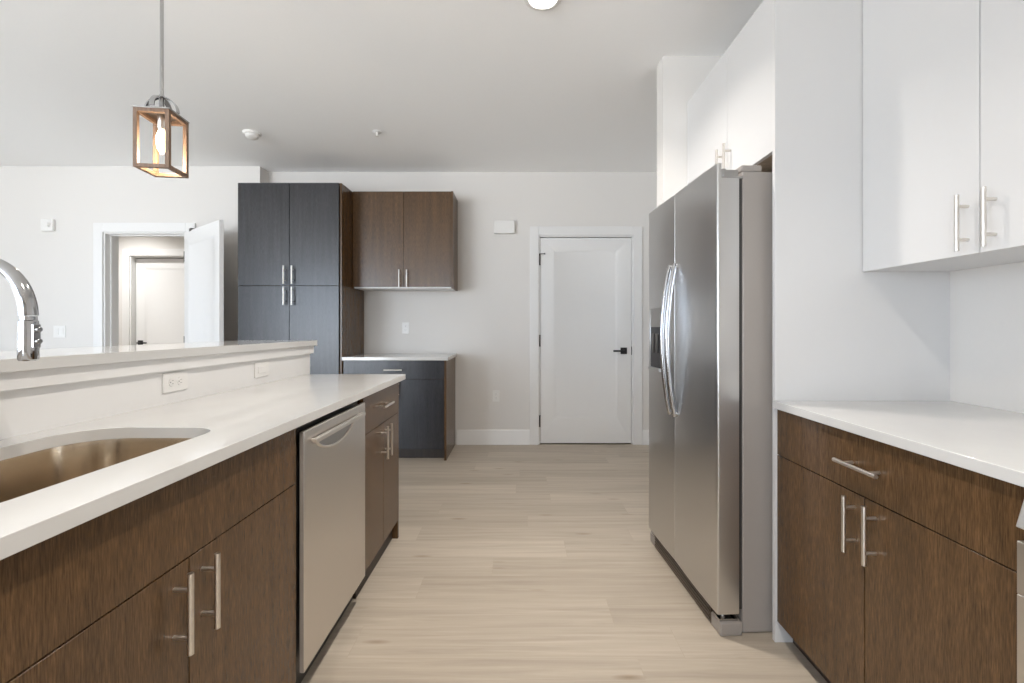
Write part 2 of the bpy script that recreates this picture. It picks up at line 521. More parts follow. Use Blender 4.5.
struct('baseboard_right', bm, M['trim'])
bm = bm_new(); prism(bm, [(HY - d, z) for d, z in bb_prof()], 'x', HDX1 + 0.11, -2.6)
struct('baseboard_hall', bm, M['trim'])

# ------------------------------------------------------------------ doors
def casing(name, x0, x1, zt, y, c=0.09, th=0.02, wall_t=0.15, stop=True):
    """white casing on the face at y (towards the camera) and jamb lining of the opening"""
    bm = bm_new()
    box(bm, x0 - c, x0, y - th, y, 0, zt + c)
    box(bm, x1, x1 + c, y - th, y, 0, zt + c)
    box(bm, x0, x1, y - th, y, zt, zt + c)
    o = struct(name, bm, M['trim'], None, 0.003)
    j = bm_new()
    box(j, x0, x0 + 0.014, y - 0.004, y + wall_t, 0, zt)
    box(j, x1 - 0.014, x1, y - 0.004, y + wall_t, 0, zt)
    box(j, x0 + 0.014, x1 - 0.014, y - 0.004, y + wall_t, zt - 0.014, zt)
    if stop:
        box(j, x0 + 0.014, x0 + 0.026, y + 0.05, y + 0.08, 0, zt - 0.014)
        box(j, x1 - 0.026, x1 - 0.014, y + 0.05, y + 0.08, 0, zt - 0.014)
        box(j, x0 + 0.026, x1 - 0.026, y + 0.05, y + 0.08, zt - 0.026, zt - 0.014)
    obj('jamb', j, M['trim'], o, 0.0015)
    return o

def leaf_bm(w, h, th=0.035, stile=0.135, top=0.125, bot=0.27, z0=0.012):
    """door leaf, hinge edge at x=0, front face at y=0 (towards -y), one recessed panel both sides"""
    bm = bm_new()
    d = 0.012; s = 0.018
    x0, x1, za, zb = stile, w - stile, z0 + bot, z0 + h - top
    for y, sg in ((0.0, 1), (th, -1)):
        O = [bm.verts.new((x, y, z)) for x, z in ((0, z0), (w, z0), (w, z0 + h), (0, z0 + h))]
        I = [bm.verts.new((x, y, z)) for x, z in ((x0, za), (x1, za), (x1, zb), (x0, zb))]
        R = [bm.verts.new((x, y + sg * d, z)) for x, z in ((x0 + s, za + s), (x1 - s, za + s), (x1 - s, zb - s), (x0 + s, zb - s))]
        for i in range(4):
            j = (i + 1) % 4
            bm.faces.new((O[i], O[j], I[j], I[i])); bm.faces.new((I[i], I[j], R[j], R[i]))
        bm.faces.new(R)
        if sg == 1: O1 = O
        else: O2 = O
    for i in range(4):
        j = (i + 1) % 4
        bm.faces.new((O1[i], O1[j], O2[j], O2[i]))
    return bm

def lever(bm, x, y, z, side=-1, sg=-1):
    """square rose and lever handle; lever points towards x*side, stands out towards y*sg"""
    box(bm, x - 0.033, x + 0.033, min(y, y + sg * 0.009), max(y, y + sg * 0.009), z - 0.033, z + 0.033)
    tube(bm, [(x, y + sg * 0.008, z), (x, y + sg * 0.048, z)], 0.010, 12)
    a, b_ = sorted((x + side * 0.115, x - side * 0.010)); c, d = sorted((y + sg * 0.042, y + sg * 0.056))
    box(bm, a, b_, c, d, z - 0.009, z + 0.009)

# door_1: the closed door in the far wall
casing('trim_1', DX0, DX1, DZ, YF)
w1 = (DX1 - DX0) - 0.034
bm = leaf_bm(w1, 2.10, bot=0.255, stile=0.14)
bmesh.ops.translate(bm, verts=bm.verts, vec=(DX0 + 0.017, YF + 0.006, 0.0))
d1 = struct('door_1', bm, M['trim'], None, 0.001)
bm = bm_new(); lever(bm, DX1 - 0.095, YF + 0.006, 0.957, -1, -1); obj('door_handle', bm, M['black'], d1, 0.0015)
for z in (1.89, 1.06, 0.24):
    bm = bm_new(); tube(bm, [(DX0 + 0.012, YF - 0.004, z - 0.05), (DX0 + 0.012, YF - 0.004, z + 0.05)], 0.0075, 10)
    for q in (-0.055, 0.055): tube(bm, [(DX0 + 0.012, YF - 0.004, z + q - 0.004), (DX0 + 0.012, YF - 0.004, z + q + 0.004)], 0.009, 10)
    obj('hinge', bm, M['hinge'], d1)
bm = bm_new(); tube(bm, [(DX0 + 0.012, YF - 0.012, 1.945), (DX0 + 0.060, YF - 0.030, 1.945)], 0.004, 8); tube(bm, [(DX0 + 0.058, YF - 0.034, 1.945), (DX0 + 0.062, YF - 0.020, 1.945)], 0.008, 8)
obj('hinge_stop', bm, M['hinge'], d1)
bm = bm_new(); box(bm, DX1 - 0.019, DX1 - 0.0135, YF - 0.006, YF + 0.004, 0.915, 1.0); obj('strike_plate', bm, M['black'], d1)

# door_2: open leaf of the hallway door
casing('trim_2', OX0, OX1, OZ, YFL)
ang = math.atan2(3.955 - (YFL - 0.01), -2.600 - (OX1 - 0.004))
L2 = math.hypot(3.955 - (YFL - 0.01), -2.600 - (OX1 - 0.004))
bm = leaf_bm(L2, 2.115, bot=0.255, stile=0.115, top=0.12)
M2 = Matrix.Translation((OX1 - 0.004, YFL - 0.032, 0)) @ Matrix.Rotation(ang, 4, 'Z')
bmesh.ops.transform(bm, matrix=M2, verts=bm.verts)
d2 = struct('door_2', bm, M['trim'], None, 0.001)
bm = bm_new(); lever(bm, L2 - 0.07, 0.0, 0.957, -1, -1); lever(bm, L2 - 0.07, 0.035, 0.957, -1, 1)
bmesh.ops.transform(bm, matrix=M2, verts=bm.verts); obj('door_handle', bm, M['black'], d2, 0.0015)
bm = bm_new(); box(bm, 0.14, 0.19, -0.004, 0.030, 2.118, 2.145); bmesh.ops.transform(bm, matrix=M2, verts=bm.verts)
obj('closer_pad', bm, M['hinge'], d2)
for z in (1.89, 1.06, 0.24):
    bm = bm_new(); tube(bm, [(OX1 - 0.004, YFL - 0.028, z - 0.05), (OX1 - 0.004, YFL - 0.028, z + 0.05)], 0.0075, 10)
    obj('hinge', bm, M['hinge'], d2)

# door_3: closed door at the far side of the hallway
casing('trim_3', HDX0 - 0.02, HDX1 + 0.02, 2.14, HY, wall_t=0.12, stop=False)
bm = leaf_bm(HDX1 - HDX0, 2.10, bot=0.255, stile=0.12)
bmesh.ops.translate(bm, verts=bm.verts, vec=(HDX0, HY + 0.07, 0.0))
d3 = struct('door_3', bm, M['trim'], None, 0.001)
bm = bm_new(); lever(bm, HDX0 + 0.060, HY + 0.07, 0.992, 1, -1); obj('door_handle', bm, M['black'], d3, 0.0015)

# ------------------------------------------------------------------ pull handles
def pull(axis, c, out, length=0.162, off=0.033, r=0.006):
    """bar pull centred at c on the front face; axis of the bar; out = unit vector away from the face"""
    bm = bm_new(); c = Vector(c); out = Vector(out)
    ax = {'x': Vector((1,0,0)), 'y': Vector((0,1,0)), 'z': Vector((0,0,1))}[axis]
    m_ = c + out * off
    tube(bm, [m_ - ax * length / 2, m_ + ax * length / 2], r, 14)
    for s in (-1, 1):
        p = c + ax * (s * 0.048)
        tube(bm, [p, p + out * off], r * 0.78, 10)
    return bm

def carcass(bm, x0, x1, y0, y1, z0, z1, t=0.018, openside=None):
    """hollow cabinet box, open at the top; openside names the face that the fronts close"""
    if openside != '-x': box(bm, x0, x0 + t, y0, y1, z0, z1)
    if openside != '+x': box(bm, x1 - t, x1, y0, y1, z0, z1)
    xa = x0 if openside == '-x' else x0 + t
    xb = x1 if openside == '+x' else x1 - t
    if openside != '-y': box(bm, xa, xb, y0, y0 + t, z0, z1)
    if openside != '+y': box(bm, xa, xb, y1 - t, y1, z0, z1)
    ya = y0 if openside == '-y' else y0 + t
    yb = y1 if openside == '+y' else y1 - t
    box(bm, xa, xb, ya, yb, z0, z0 + t)
    return bm

G = 0.0016      # half a reveal between two fronts
FT = 0.020      # front thickness

# ------------------------------------------------------------------ island (left)
IX = -0.690            # plane of the island fronts
IB = -1.246            # kitchen face of the half wall
IZ = 0.892             # top of the base cabinets
SPLIT = 0.712
KZ = 0.102

def island_cabinet(y0, y1, label, drawers, doors, pulls, end_far=False, end_near=False, false_front=False):
    t = thing('base_cabinet', label, 'cabinet', (-0.97, (y0 + y1) / 2, 0), 'dark base cabinets of the island')
    ya = y0 + (0.02 if end_near else 0); yb = y1 - (0.02 if end_far else 0)
    obj('body', carcass(bm_new(), IB + 0.004, IX - FT, ya + 0.0006, yb - 0.0006, KZ, IZ, openside='+x'), M['wood'], t)
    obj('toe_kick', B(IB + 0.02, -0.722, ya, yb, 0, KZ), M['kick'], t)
    for a, b_ in drawers:
        d = obj('false_drawer_front' if false_front else 'drawer', B(IX - FT, IX, a + G, b_ - G, SPLIT + G, IZ - 0.004), M['wood'], t, 0.001)
        if not false_front:
            obj('handle', pull('y', (IX, (a + b_) / 2, 0.805), (1, 0, 0)), M['pull'], d)
    for (a, b_), py in zip(doors, pulls):
        d = obj('door', B(IX - FT, IX, a + G, b_ - G, KZ, SPLIT - G), M['wood'], t, 0.001)
        obj('handle', pull('z', (IX, py, 0.620), (1, 0, 0)), M['pull'], d)
    if end_far: obj('end_panel', B(IB + 0.004, IX, y1 - 0.02, y1, 0, IZ), M['wood'], t, 0.001)
    if end_near: obj('end_panel', B(IB + 0.004, IX, y0, y0 + 0.02, 0, IZ), M['wood'], t, 0.001)
    return t
island_cabinet(0.488, 1.404, 'dark brown sink base cabinet under the steel sink, left of the dishwasher', [(0.488, 1.404)],
               [(0.488, 0.9495), (0.9495, 1.404)], [0.9495 - 0.042, 0.9495 + 0.038], false_front=True)
island_cabinet(2.000, 2.590, 'dark brown base cabinet at the far end of the island beyond the dishwasher', [(2.000, 2.570)],
               [(2.000, 2.297), (2.297, 2.570)], [2.263, 2.331], end_far=True)
island_cabinet(-0.150, 0.486, 'dark brown base cabinet at the near end of the island, before the sink cabinet', [(-0.130, 0.486)],
               [(-0.130, 0.178), (0.178, 0.486)], [0.140, 0.216], end_near=True)

# dishwasher
DY0, DY1 = 1.424, 1.986
dw = thing('dishwasher', 'stainless steel dishwasher built into the island under the white worktop', 'dishwasher', (-0.97, 1.70, 0))
obj('body', B(IB + 0.03, -0.712, 1.408, 1.9965, 0.10, 0.880), M['darkplastic'], dw, 0.002)
obj('toe_kick', B(IB + 0.06, -0.735, 1.408, 1.9965, 0.0, 0.10), M['darkplastic'], dw)
doorp = obj('door', B(-0.690, -0.675, DY0, DY1, 0.108, 0.866), M['dwsteel'], dw, 0.004, 3)
obj('door_edge', B(-0.689, -0.677, DY0 - 0.0012, DY0, 0.112, 0.862), M['side'], doorp)
# pocket handle: a bar over a flat plate, its colour darkened for a scoop's reflections
bm = bm_new()
box(bm, -0.668, -0.652, 1.462, 1.925, 0.819, 0.835)
tube(bm, [(-0.676, 1.476, 0.827), (-0.655, 1.476, 0.827)], 0.007, 10)
tube(bm, [(-0.676, 1.910, 0.827), (-0.655, 1.910, 0.827)], 0.007, 10)
obj('handle', bm, M['pull'], doorp, 0.003)
arc = []
for i in range(25):
    u = i / 24.0
    arc.append((1.500 + 0.34 * u, 0.820 - 0.052 * (sin(pi * u) ** 0.6)))
bm = bm_new()
tube(bm, [(-0.672, y, z) for y, z in arc], 0.005, 8)
obj('pocket_lip', bm, M['pull'], doorp)
bm = bm_new()
fv = [bm.verts.new((-0.6738, y, z)) for y, z in arc]
bv = [bm.verts.new((-0.6746, y, z)) for y, z in arc]
bm.faces.new(fv); bm.faces.new(list(reversed(bv)))
for i in range(len(arc) - 1): bm.faces.new((fv[i], bv[i], bv[i+1], fv[i+1]))
bm.faces.new((fv[-1], bv[-1], bv[0], fv[0]))
obj('pocket', bm, M['bracket'], doorp)

# ------------------------------------------------------------------ island worktop with sink cut-out
def rrect(x0, x1, y0, y1, radii, n=10):
    """rounded rectangle, counter-clockwise; radii for corners (x0,y0),(x1,y0),(x1,y1),(x0,y1)"""
    pts = []
    cs = [(x0, y0, 1, 1, pi), (x1, y0, -1, 1, 1.5 * pi), (x1, y1, -1, -1, 0), (x0, y1, 1, -1, 0.5 * pi)]
    for (cx, cy, sx, sy, a0), r in zip(cs, radii):
        ox, oy = cx + sx * r, cy + sy * r
        for i in range(n + 1):
            a = a0 + (pi / 2) * i / n
            pts.append((ox + r * cos(a), oy + r * sin(a)))
    return pts

SX0, SX1, SY0, SY1 = -1.165, -0.796, 0.555, 1.228
SR = (0.12, 0.16, 0.085, 0.115)
WT = thing('island_worktop', 'white quartz worktop of the island with a sink cut-out', 'worktop', (-0.95, 1.2, 0.892))
def slab_with_hole(outer, inner, z0, z1):
    bm = bm_new()
    eo, ei = [], []
    vo = [bm.verts.new((x, y, z1)) for x, y in outer]
    vi = [bm.verts.new((x, y, z1)) for x, y in inner]
    ed = [bm.edges.new((vo[i], vo[(i+1) % len(vo)])) for i in range(len(vo))]
    ed += [bm.edges.new((vi[i], vi[(i+1) % len(vi)])) for i in range(len(vi))]
    bmesh.ops.triangle_fill(bm, use_beauty=True, use_dissolve=False, edges=ed)
    r = bmesh.ops.extrude_face_region(bm, geom=list(bm.faces))
    vs = [g for g in r['geom'] if isinstance(g, bmesh.types.BMVert)]
    bmesh.ops.translate(bm, verts=vs, vec=(0, 0, z0 - z1))
    return bm
outer = [(IB, -0.17), (-0.665, -0.17), (-0.665, 2.645), (IB, 2.645)]
obj('slab', slab_with_hole(outer, rrect(SX0, SX1, SY0, SY1, SR), 0.892, 0.922), M['quartz'], WT, 0.0015)

# sink
sk = thing('sink', 'undermounted stainless steel sink bowl with rounded corners in the island', 'sink', (-0.985, 0.895, 0.67))
def ring(bm, off, z, rs):
    return [bm.verts.new((x, y, z)) for x, y in rrect(SX0 + off, SX1 - off, SY0 + off, SY1 - off, [max(r - off, 0.02) for r in SR])]
bm = bm_new()
prof = [(-0.020, 0.8915), (-0.004, 0.8915), (-0.003, 0.880), (0.004, 0.76), (0.008, 0.705), (0.018, 0.682), (0.04, 0.674), (0.10, 0.672)]
rs_ = [ring(bm, o_, z_, SR) for o_, z_ in prof]
for a, b_ in zip(rs_[:-1], rs_[1:]):
    n = len(a)
    for i in range(n):
        bm.faces.new((a[i], a[(i+1) % n], b_[(i+1) % n], b_[i]))
bm.faces.new(rs_[-1])
o = obj('bowl', bm, M['sink'], sk, smooth=True)
s = o.modifiers.new('solid', 'SOLIDIFY'); s.thickness = 0.0012; s.offset = 0
bm = bm_new(); lathe(bm, [(0.0, 0.6735), (0.02, 0.6735), (0.034, 0.6755), (0.044, 0.6765), (0.046, 0.674)], -0.985, 0.895, 28)
obj('drain', bm, M['chrome'], sk)

# faucet with pull-down spray head
fc = thing('faucet', 'chrome gooseneck faucet with pull-down spray head over the sink', 'faucet', (-1.191, 0.92, 0.922))
bm = bm_new(); lathe(bm, [(0, 0.9222), (0.0225, 0.9222), (0.0225, 0.930), (0.017, 0.936), (0.016, 1.03), (0.016, 1.04), (0, 1.04)], -1.191, 0.92, 28)
obj('base', bm, M['chrome'], fc)
HXc = -0.994; cx_ = (-1.191 + HXc) / 2; ax_ = (HXc + 1.191) / 2
pts = [(-1.191, 0.92, 1.035), (-1.191, 0.92, 1.12), (-1.191, 0.92, 1.20)]
rad = [0.0105, 0.0105, 0.0105]
for i in range(1, 31):
    a = pi - pi * i / 30
    pts.append((cx_ + ax_ * cos(a), 0.92, 1.215 + 0.112 * sin(a)))
    u = i / 30.0
    rad.append(0.0105 + 0.0045 * max(0, (u - 0.45) / 0.55))
bm = bm_new(); tube(bm, pts, rad, 24); obj('spout', bm, M['chrome'], fc)
bm = bm_new(); lathe(bm, [(0, 1.214), (0.0130, 1.214), (0.0130, 1.206), (0.0150, 1.204), (0.0158, 1.150), (0.0158, 1.128), (0.014, 1.124), (0, 1.124)], HXc, 0.92, 28)
hd = obj('spray_head', bm, M['chrome'], fc)
bm = bm_new()
box(bm, HXc + 0.012, HXc + 0.018, 0.913, 0.927, 1.150, 1.198)
for z in (1.187, 1.163): tube(bm, [(HXc + 0.016, 0.92, z), (HXc + 0.024, 0.92, z)], 0.0055, 14)
obj('spray_button', bm, M['chrome'], hd, 0.001)
bm = bm_new(); tube(bm, [(-1.191, 0.902, 0.985), (-1.191, 0.878, 0.99), (-1.191, 0.82, 1.02)], [0.009, 0.008, 0.006], 12)
obj('lever', bm, M['chrome'], fc)

# half wall behind the island, its white facing and the raised bar
struct('wall_island', B(-1.38, IB, -0.17, 2.700, 0, 1.039), M['trim'])
struct('trim_4', B(-1.40, -1.228, -0.19, 2.712, 1.039, 1.085), M['trim'], None, 0.002)
o = tag(obj('bar_top', B(-1.660, -1.212, -0.21, 2.722, 1.085, 1.117), M['quartz'], None, 0.0015),
        'raised white quartz bar ledge along the back of the island', 'countertop')

# ------------------------------------------------------------------ outlets and switches
def plate(name, label, cat, c, u, n, w=0.07, h=0.115, kind='duplex', group=None):
    """wall plate; c centre on the wall face, u = horizontal unit vector along the wall, n = outwards"""
    c = Vector(c); u = Vector(u); n_ = Vector(n); z = Vector((0, 0, 1))
    t = thing(name, label, cat, tuple(c), group, local=True)
    R = Matrix((u, z, n_)).transposed().to_4x4()
    def put(bm): bmesh.ops.transform(bm, matrix=R, verts=bm.verts); return bm
    obj('cover_plate', put(B(-w/2, w/2, -h/2, h/2, 0, 0.006)), M['plastic'], t, 0.002)
    if kind in ('duplex', 'duplex_h'):
        for s in (-1, 1):
            if kind == 'duplex': cx, cy = 0, s * 0.020
            else: cx, cy = s * 0.020, 0
            b1 = bm_new(); lathe(b1, [(0, 0.008), (0.0145, 0.008), (0.0155, 0.0055), (0.0155, 0.004)], cx, cy, 20)
            sk_ = obj('socket', put(b1), M['plastic'], t)
            b2 = bm_new()
            if kind == 'duplex':
                box(b2, cx - 0.0065, cx - 0.005, cy - 0.002, cy + 0.006, 0.0078, 0.0086)
                box(b2, cx + 0.005, cx + 0.0065, cy - 0.002, cy + 0.006, 0.0078, 0.0086)
                box(b2, cx - 0.002, cx + 0.002, cy - 0.010, cy - 0.006, 0.0078, 0.0086)
            else:
                box(b2, cx - 0.002, cx + 0.006, cy - 0.0065, cy - 0.005, 0.0078, 0.0086)
                box(b2, cx - 0.002, cx + 0.006, cy + 0.005, cy + 0.0065, 0.0078, 0.0086)
                box(b2, cx - 0.010, cx - 0.006, cy - 0.002, cy + 0.002, 0.0078, 0.0086)
            obj('slot', put(b2), M['slot'], sk_)
    elif kind == 'rocker':
        n2 = max(1, round(w / 0.05) - 0) if w > 0.09 else 1
        for i in range(2 if w > 0.09 else 1):
            cx = (i - 0.5) * 0.046 if w > 0.09 else 0
            obj('rocker', put(B(cx - 0.016, cx + 0.016, -0.033, 0.033, 0.004, 0.0085)), M['plastic'], t, 0.0015)
    elif kind == 'rocker_h':
        obj('rocker', put(B(-0.033, 0.033, -0.016, 0.016, 0.004, 0.0085)), M['plastic'], t, 0.0015)
    return t
plate('outlet', 'white double outlet lying sideways below the bar ledge, nearest the sink', 'outlet', (IB, 1.640, 0.997), (0, 1, 0), (1, 0, 0), 0.115, 0.070, 'duplex_h')
plate('light_switch', 'white switch plate lying sideways below the bar ledge near the island end', 'switch', (IB, 2.188, 0.990), (0, 1, 0), (1, 0, 0), 0.115, 0.070, 'rocker_h')
plate('outlet', 'white outlet on the wall between the dark wall cabinet and the small worktop', 'outlet', (-1.168, YF, 1.19), (1, 0, 0), (0, -1, 0))
plate('outlet', 'white outlet low on the far wall above the baseboard, left of the closed door', 'outlet', (-0.245, YF, 0.495), (1, 0, 0), (0, -1, 0))
plate('light_switch', 'white double rocker switch on the left wall beside the open doorway', 'switch', (-4.54, YFL, 1.155), (1, 0, 0), (0, -1, 0), 0.118, 0.118, 'rocker')

# door chime box and alarm box
t = thing('door_chime', 'white rectangular door chime box on the far wall left of the closed door', 'chime', (-0.158, YF, 2.215))
obj('housing', B(-0.262, -0.054, YF - 0.045, YF, 2.150, 2.280), M['plastic'], t, 0.006, 3)
bm = bm_new()
for i in range(6): box(bm, -0.235 + 0.003, -0.081, YF - 0.0462, YF - 0.0445, 2.166 + i * 0.005, 2.1675 + i * 0.005)
obj('grille', bm, M['plastic'], t)
t = thing('alarm_sounder', 'small white alarm box high on the left wall beside the doorway', 'alarm', (-4.64, YFL, 2.20))
obj('housing', B(-4.70, -4.58, YFL - 0.035, YFL, 2.14, 2.26), M['plastic'], t, 0.010, 3)
bm = bm_new(); tube(bm, [(-4.615, YFL - 0.034, 2.205), (-4.615, YFL - 0.060, 2.20)], [0.022, 0.014], 18)
obj('lens', bm, M['plastic'], t)

# ------------------------------------------------------------------ far cabinets
# tall pantry
PX0, PX1, PY, PZ = -2.510, -1.592, 4.045, 2.484
t = thing('pantry_cabinet', 'tall charcoal pantry cabinet with four doors toned for reflected daylight, against the far wall', 'cabinet', ((PX0 + PX1) / 2, 4.35, 0))
bm = bm_new()
box(bm, PX0, PX0 + 0.018, PY + FT - 0.006, YF - 0.004, 0, PZ); box(bm, PX1 - 0.018, PX1, PY + FT, YF - 0.004, 0, PZ)
box(bm, PX0 + 0.018, PX1 - 0.018, PY + FT, YF - 0.004, PZ - 0.018, PZ)
box(bm, PX0 + 0.018, PX1 - 0.018, PY + FT, YF - 0.004, KZ, KZ + 0.018)
box(bm, PX0 + 0.018, PX1 - 0.018, YF - 0.018, YF - 0.004, KZ + 0.018, PZ - 0.018)
box(bm, PX0 + 0.018, PX1 - 0.018, PY + FT + 0.03, YF - 0.018, 1.558, 1.576)
obj('body', bm, M['wood'], t, 0.001)
obj('toe_kick', B(PX0 + 0.018, PX1 - 0.018, PY + 0.09, PY + 0.11, 0, KZ), M['kick'], t)
PM = (PX0 + PX1) / 2; PS = 1.567
for x0, x1, hx in ((PX0, PM, PM - 0.036), (PM, PX1 - 0.018, PM + 0.036)):
    d = obj('door', B(x0 + G, x1 - G, PY, PY + FT, PS + G, PZ - 0.003), M['greyed'], t, 0.001)
    obj('handle', pull('z', (hx, PY, 1.660), (0, -1, 0)), M['pull'], d)
    d = obj('door', B(x0 + G, x1 - G, PY, PY + FT, KZ, PS - G), M['greyed'], t, 0.001)
    obj('handle', pull('z', (hx, PY, 1.474), (0, -1, 0)), M['pull'], d)

# wall cabinet
UX0, UX1, UY, UZ0, UZ1 = PX1, -0.636, 4.320, 1.567, 2.490
t = thing('wall_cabinet', 'dark brown two-door wall cabinet hung beside the tall pantry', 'cabinet', ((UX0 + UX1) / 2, 4.5, UZ0))
bm = bm_new()
box(bm, UX0 + 0.001, UX0 + 0.018, UY + FT, YF, UZ0, UZ1); box(bm, UX1 - 0.018, UX1, UY, YF, UZ0, UZ1)
box(bm, UX0 + 0.018, UX1 - 0.018, UY + FT, YF, UZ1 - 0.018, UZ1)
box(bm, UX0 + 0.018, UX1 - 0.018, YF - 0.012, YF, UZ0, UZ1 - 0.018)
obj('body', bm, M['wood'], t, 0.001)
obj('underside', B(UX0 + 0.018, UX1 - 0.018, UY + 0.002, YF - 0.012, UZ0, UZ0 + 0.012), M['white'], t)
UM = -1.105
for x0, x1, hx in ((UX0 + 0.002, UM, UM - 0.036), (UM, UX1 - 0.018, UM + 0.036)):
    d = obj('door', B(x0 + G, x1 - G, UY, UY + FT, UZ0 + 0.014, UZ1 - 0.003), M['wood'], t, 0.001)
    obj('handle', pull('z', (hx, UY, 1.660), (0, -1, 0)), M['pull'], d)

# base cabinet under it
FX0, FX1, FY = PX1, -0.660, 4.086
FZ = 0.900
t = thing('base_cabinet', 'charcoal base cabinet with fronts toned for reflected daylight, against the far wall between pantry and closed door', 'cabinet', ((FX0 + FX1) / 2, 4.35, 0))
obj('body', carcass(bm_new(), FX0 + 0.001, FX1 - 0.02, FY + FT, YF - 0.004, KZ, FZ, openside='-y'), M['wood'], t)
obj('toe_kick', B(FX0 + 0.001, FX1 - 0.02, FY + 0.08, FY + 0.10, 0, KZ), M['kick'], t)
obj('end_panel', B(FX1 - 0.02, FX1, FY - 0.004, YF - 0.004, 0, FZ), M['wood'], t, 0.001)
FS = 0.730
d = obj('drawer', B(FX0 + 0.003, FX1 - 0.022, FY, FY + FT, FS + G, FZ - 0.004), M['greyed'], t, 0.001)
obj('handle', pull('x', (-1.136, FY, 0.815), (0, -1, 0)), M['pull'], d)
FM = -1.126
for x0, x1, hx in ((FX0 + 0.001, FM, FM - 0.036), (FM, FX1 - 0.022 + G, FM + 0.036)):
    d = obj('door', B(x0 + G, x1 - G, FY, FY + FT, KZ, FS - G), M['greyed'], t, 0.001)
    obj('handle', pull('z', (hx, FY, 0.640), (0, -1, 0)), M['pull'], d)
tag(obj('worktop', B(PX1 + 0.001, -0.645, 4.062, YF, 0.900, 0.930), M['quartz'], None, 0.0015),
    'small white quartz worktop on the dark base cabinet at the far wall', 'worktop')

# ------------------------------------------------------------------ right side
RX = 0.972
PNY = 1.722
# tall white panel beside the refrigerator
tag(obj('tall_end_panel', B(0.965, XR, PNY, PNY + 0.018, 0, 2.510), M['white'], None, 0.001),
    'tall white panel between the refrigerator and the right-hand worktop', 'panel')
# base cabinet
RY0, RY1, RZ = 0.864, PNY - 0.001, 0.887
t = thing('base_cabinet', 'dark brown base cabinet under the right-hand worktop, beside the refrigerator panel', 'cabinet', (1.3, 1.3, 0))
obj('body', carcass(bm_new(), RX + FT, XR - 0.004, RY0, RY1, 0.085, RZ, openside='-x'), M['wood'], t)
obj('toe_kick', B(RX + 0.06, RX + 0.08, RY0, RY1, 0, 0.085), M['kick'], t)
d = obj('drawer', B(RX, RX + FT, RY0 + G, RY1 - G, SPLIT + G, RZ - 0.004), M['wood'], t, 0.001)
obj('handle', pull('y', (RX, 1.281, 0.797), (-1, 0, 0)), M['pull'], d)
RM = 1.2845
for a, b_, hy in ((RY0, RM, RM - 0.042), (RM, RY1, RM + 0.036)):
    d = obj('door', B(RX, RX + FT, a + G, b_ - G, 0.082, SPLIT - G), M['wood'], t, 0.001)
    obj('handle', pull('z', (RX, hy, 0.622), (-1, 0, 0)), M['pull'], d)
tag(obj('worktop', B(0.957, XR, 0.862, PNY - 0.0005, 0.887, 0.915), M['quartz'], None, 0.0015),
    'white quartz worktop on the right between the range and the refrigerator panel', 'worktop')
# wall cabinet
t = thing('wall_cabinet', 'glossy white two-door wall cabinet above the right-hand worktop', 'cabinet', (1.46, 1.3, 1.404))
CX = 1.294
bm = bm_new()
box(bm, CX + FT, XR, RY0 - 0.012, RY0 + 0.006, 1.404, 2.50); box(bm, CX + FT, XR, RY1 - 0.018, RY1, 1.404, 2.50)
box(bm, CX + FT, XR, RY0 + 0.006, RY1 - 0.018, 1.404, 1.422); box(bm, CX + FT, XR, RY0 + 0.006, RY1 - 0.018, 2.482, 2.50)
box(bm, XR - 0.012, XR, RY0 + 0.006, RY1 - 0.018, 1.422, 2.482)
obj('body', bm, M['white'], t, 0.001)
RM2 = 1.281
for a, b_, hy in ((RY0 - 0.012, RM2, 1.238), (RM2, RY1, 1.314)):
    d = obj('door', B(CX, CX + FT, a + G, b_ - G, 1.402, 2.498), M['white'], t, 0.001)
    obj('handle', pull('z', (CX, hy, 1.493), (-1, 0, 0)), M['pull'], d)
# cabinet over the refrigerator
t = thing('bridge_cabinet', 'white two-door cabinet built in above the refrigerator', 'cabinet', (1.3, 2.2, 1.878))
BX = 0.979; BY0, BY1 = PNY + 0.019, 2.666
bm = bm_new()
box(bm, BX + FT, XR - 0.004, BY0, BY0 + 0.018, 1.878, 2.51); box(bm, BX + FT, XR - 0.004, BY1 - 0.018, BY1, 1.878, 2.51)
box(bm, BX + FT, XR - 0.004, BY0 + 0.018, BY1 - 0.018, 2.492, 2.51); box(bm, XR - 0.016, XR - 0.004, BY0 + 0.018, BY1 - 0.018, 1.896, 2.492)
obj('body', bm, M['white'], t, 0.001)
obj('underside', B(BX + FT, XR - 0.004, BY0 + 0.018, BY1 - 0.018, 1.878, 1.896), M['woodin'], t)
BM_ = 2.152
for a, b_, hy in ((BY0, BM_, 2.114), (BM_, BY1, 2.190)):
    d = obj('door', B(BX, BX + FT, a + G, b_ - G, 1.876, 2.509), M['white'], t, 0.001)
    obj('handle', pull('z', (BX, hy, 1.966), (-1, 0, 0)), M['pull'], d)

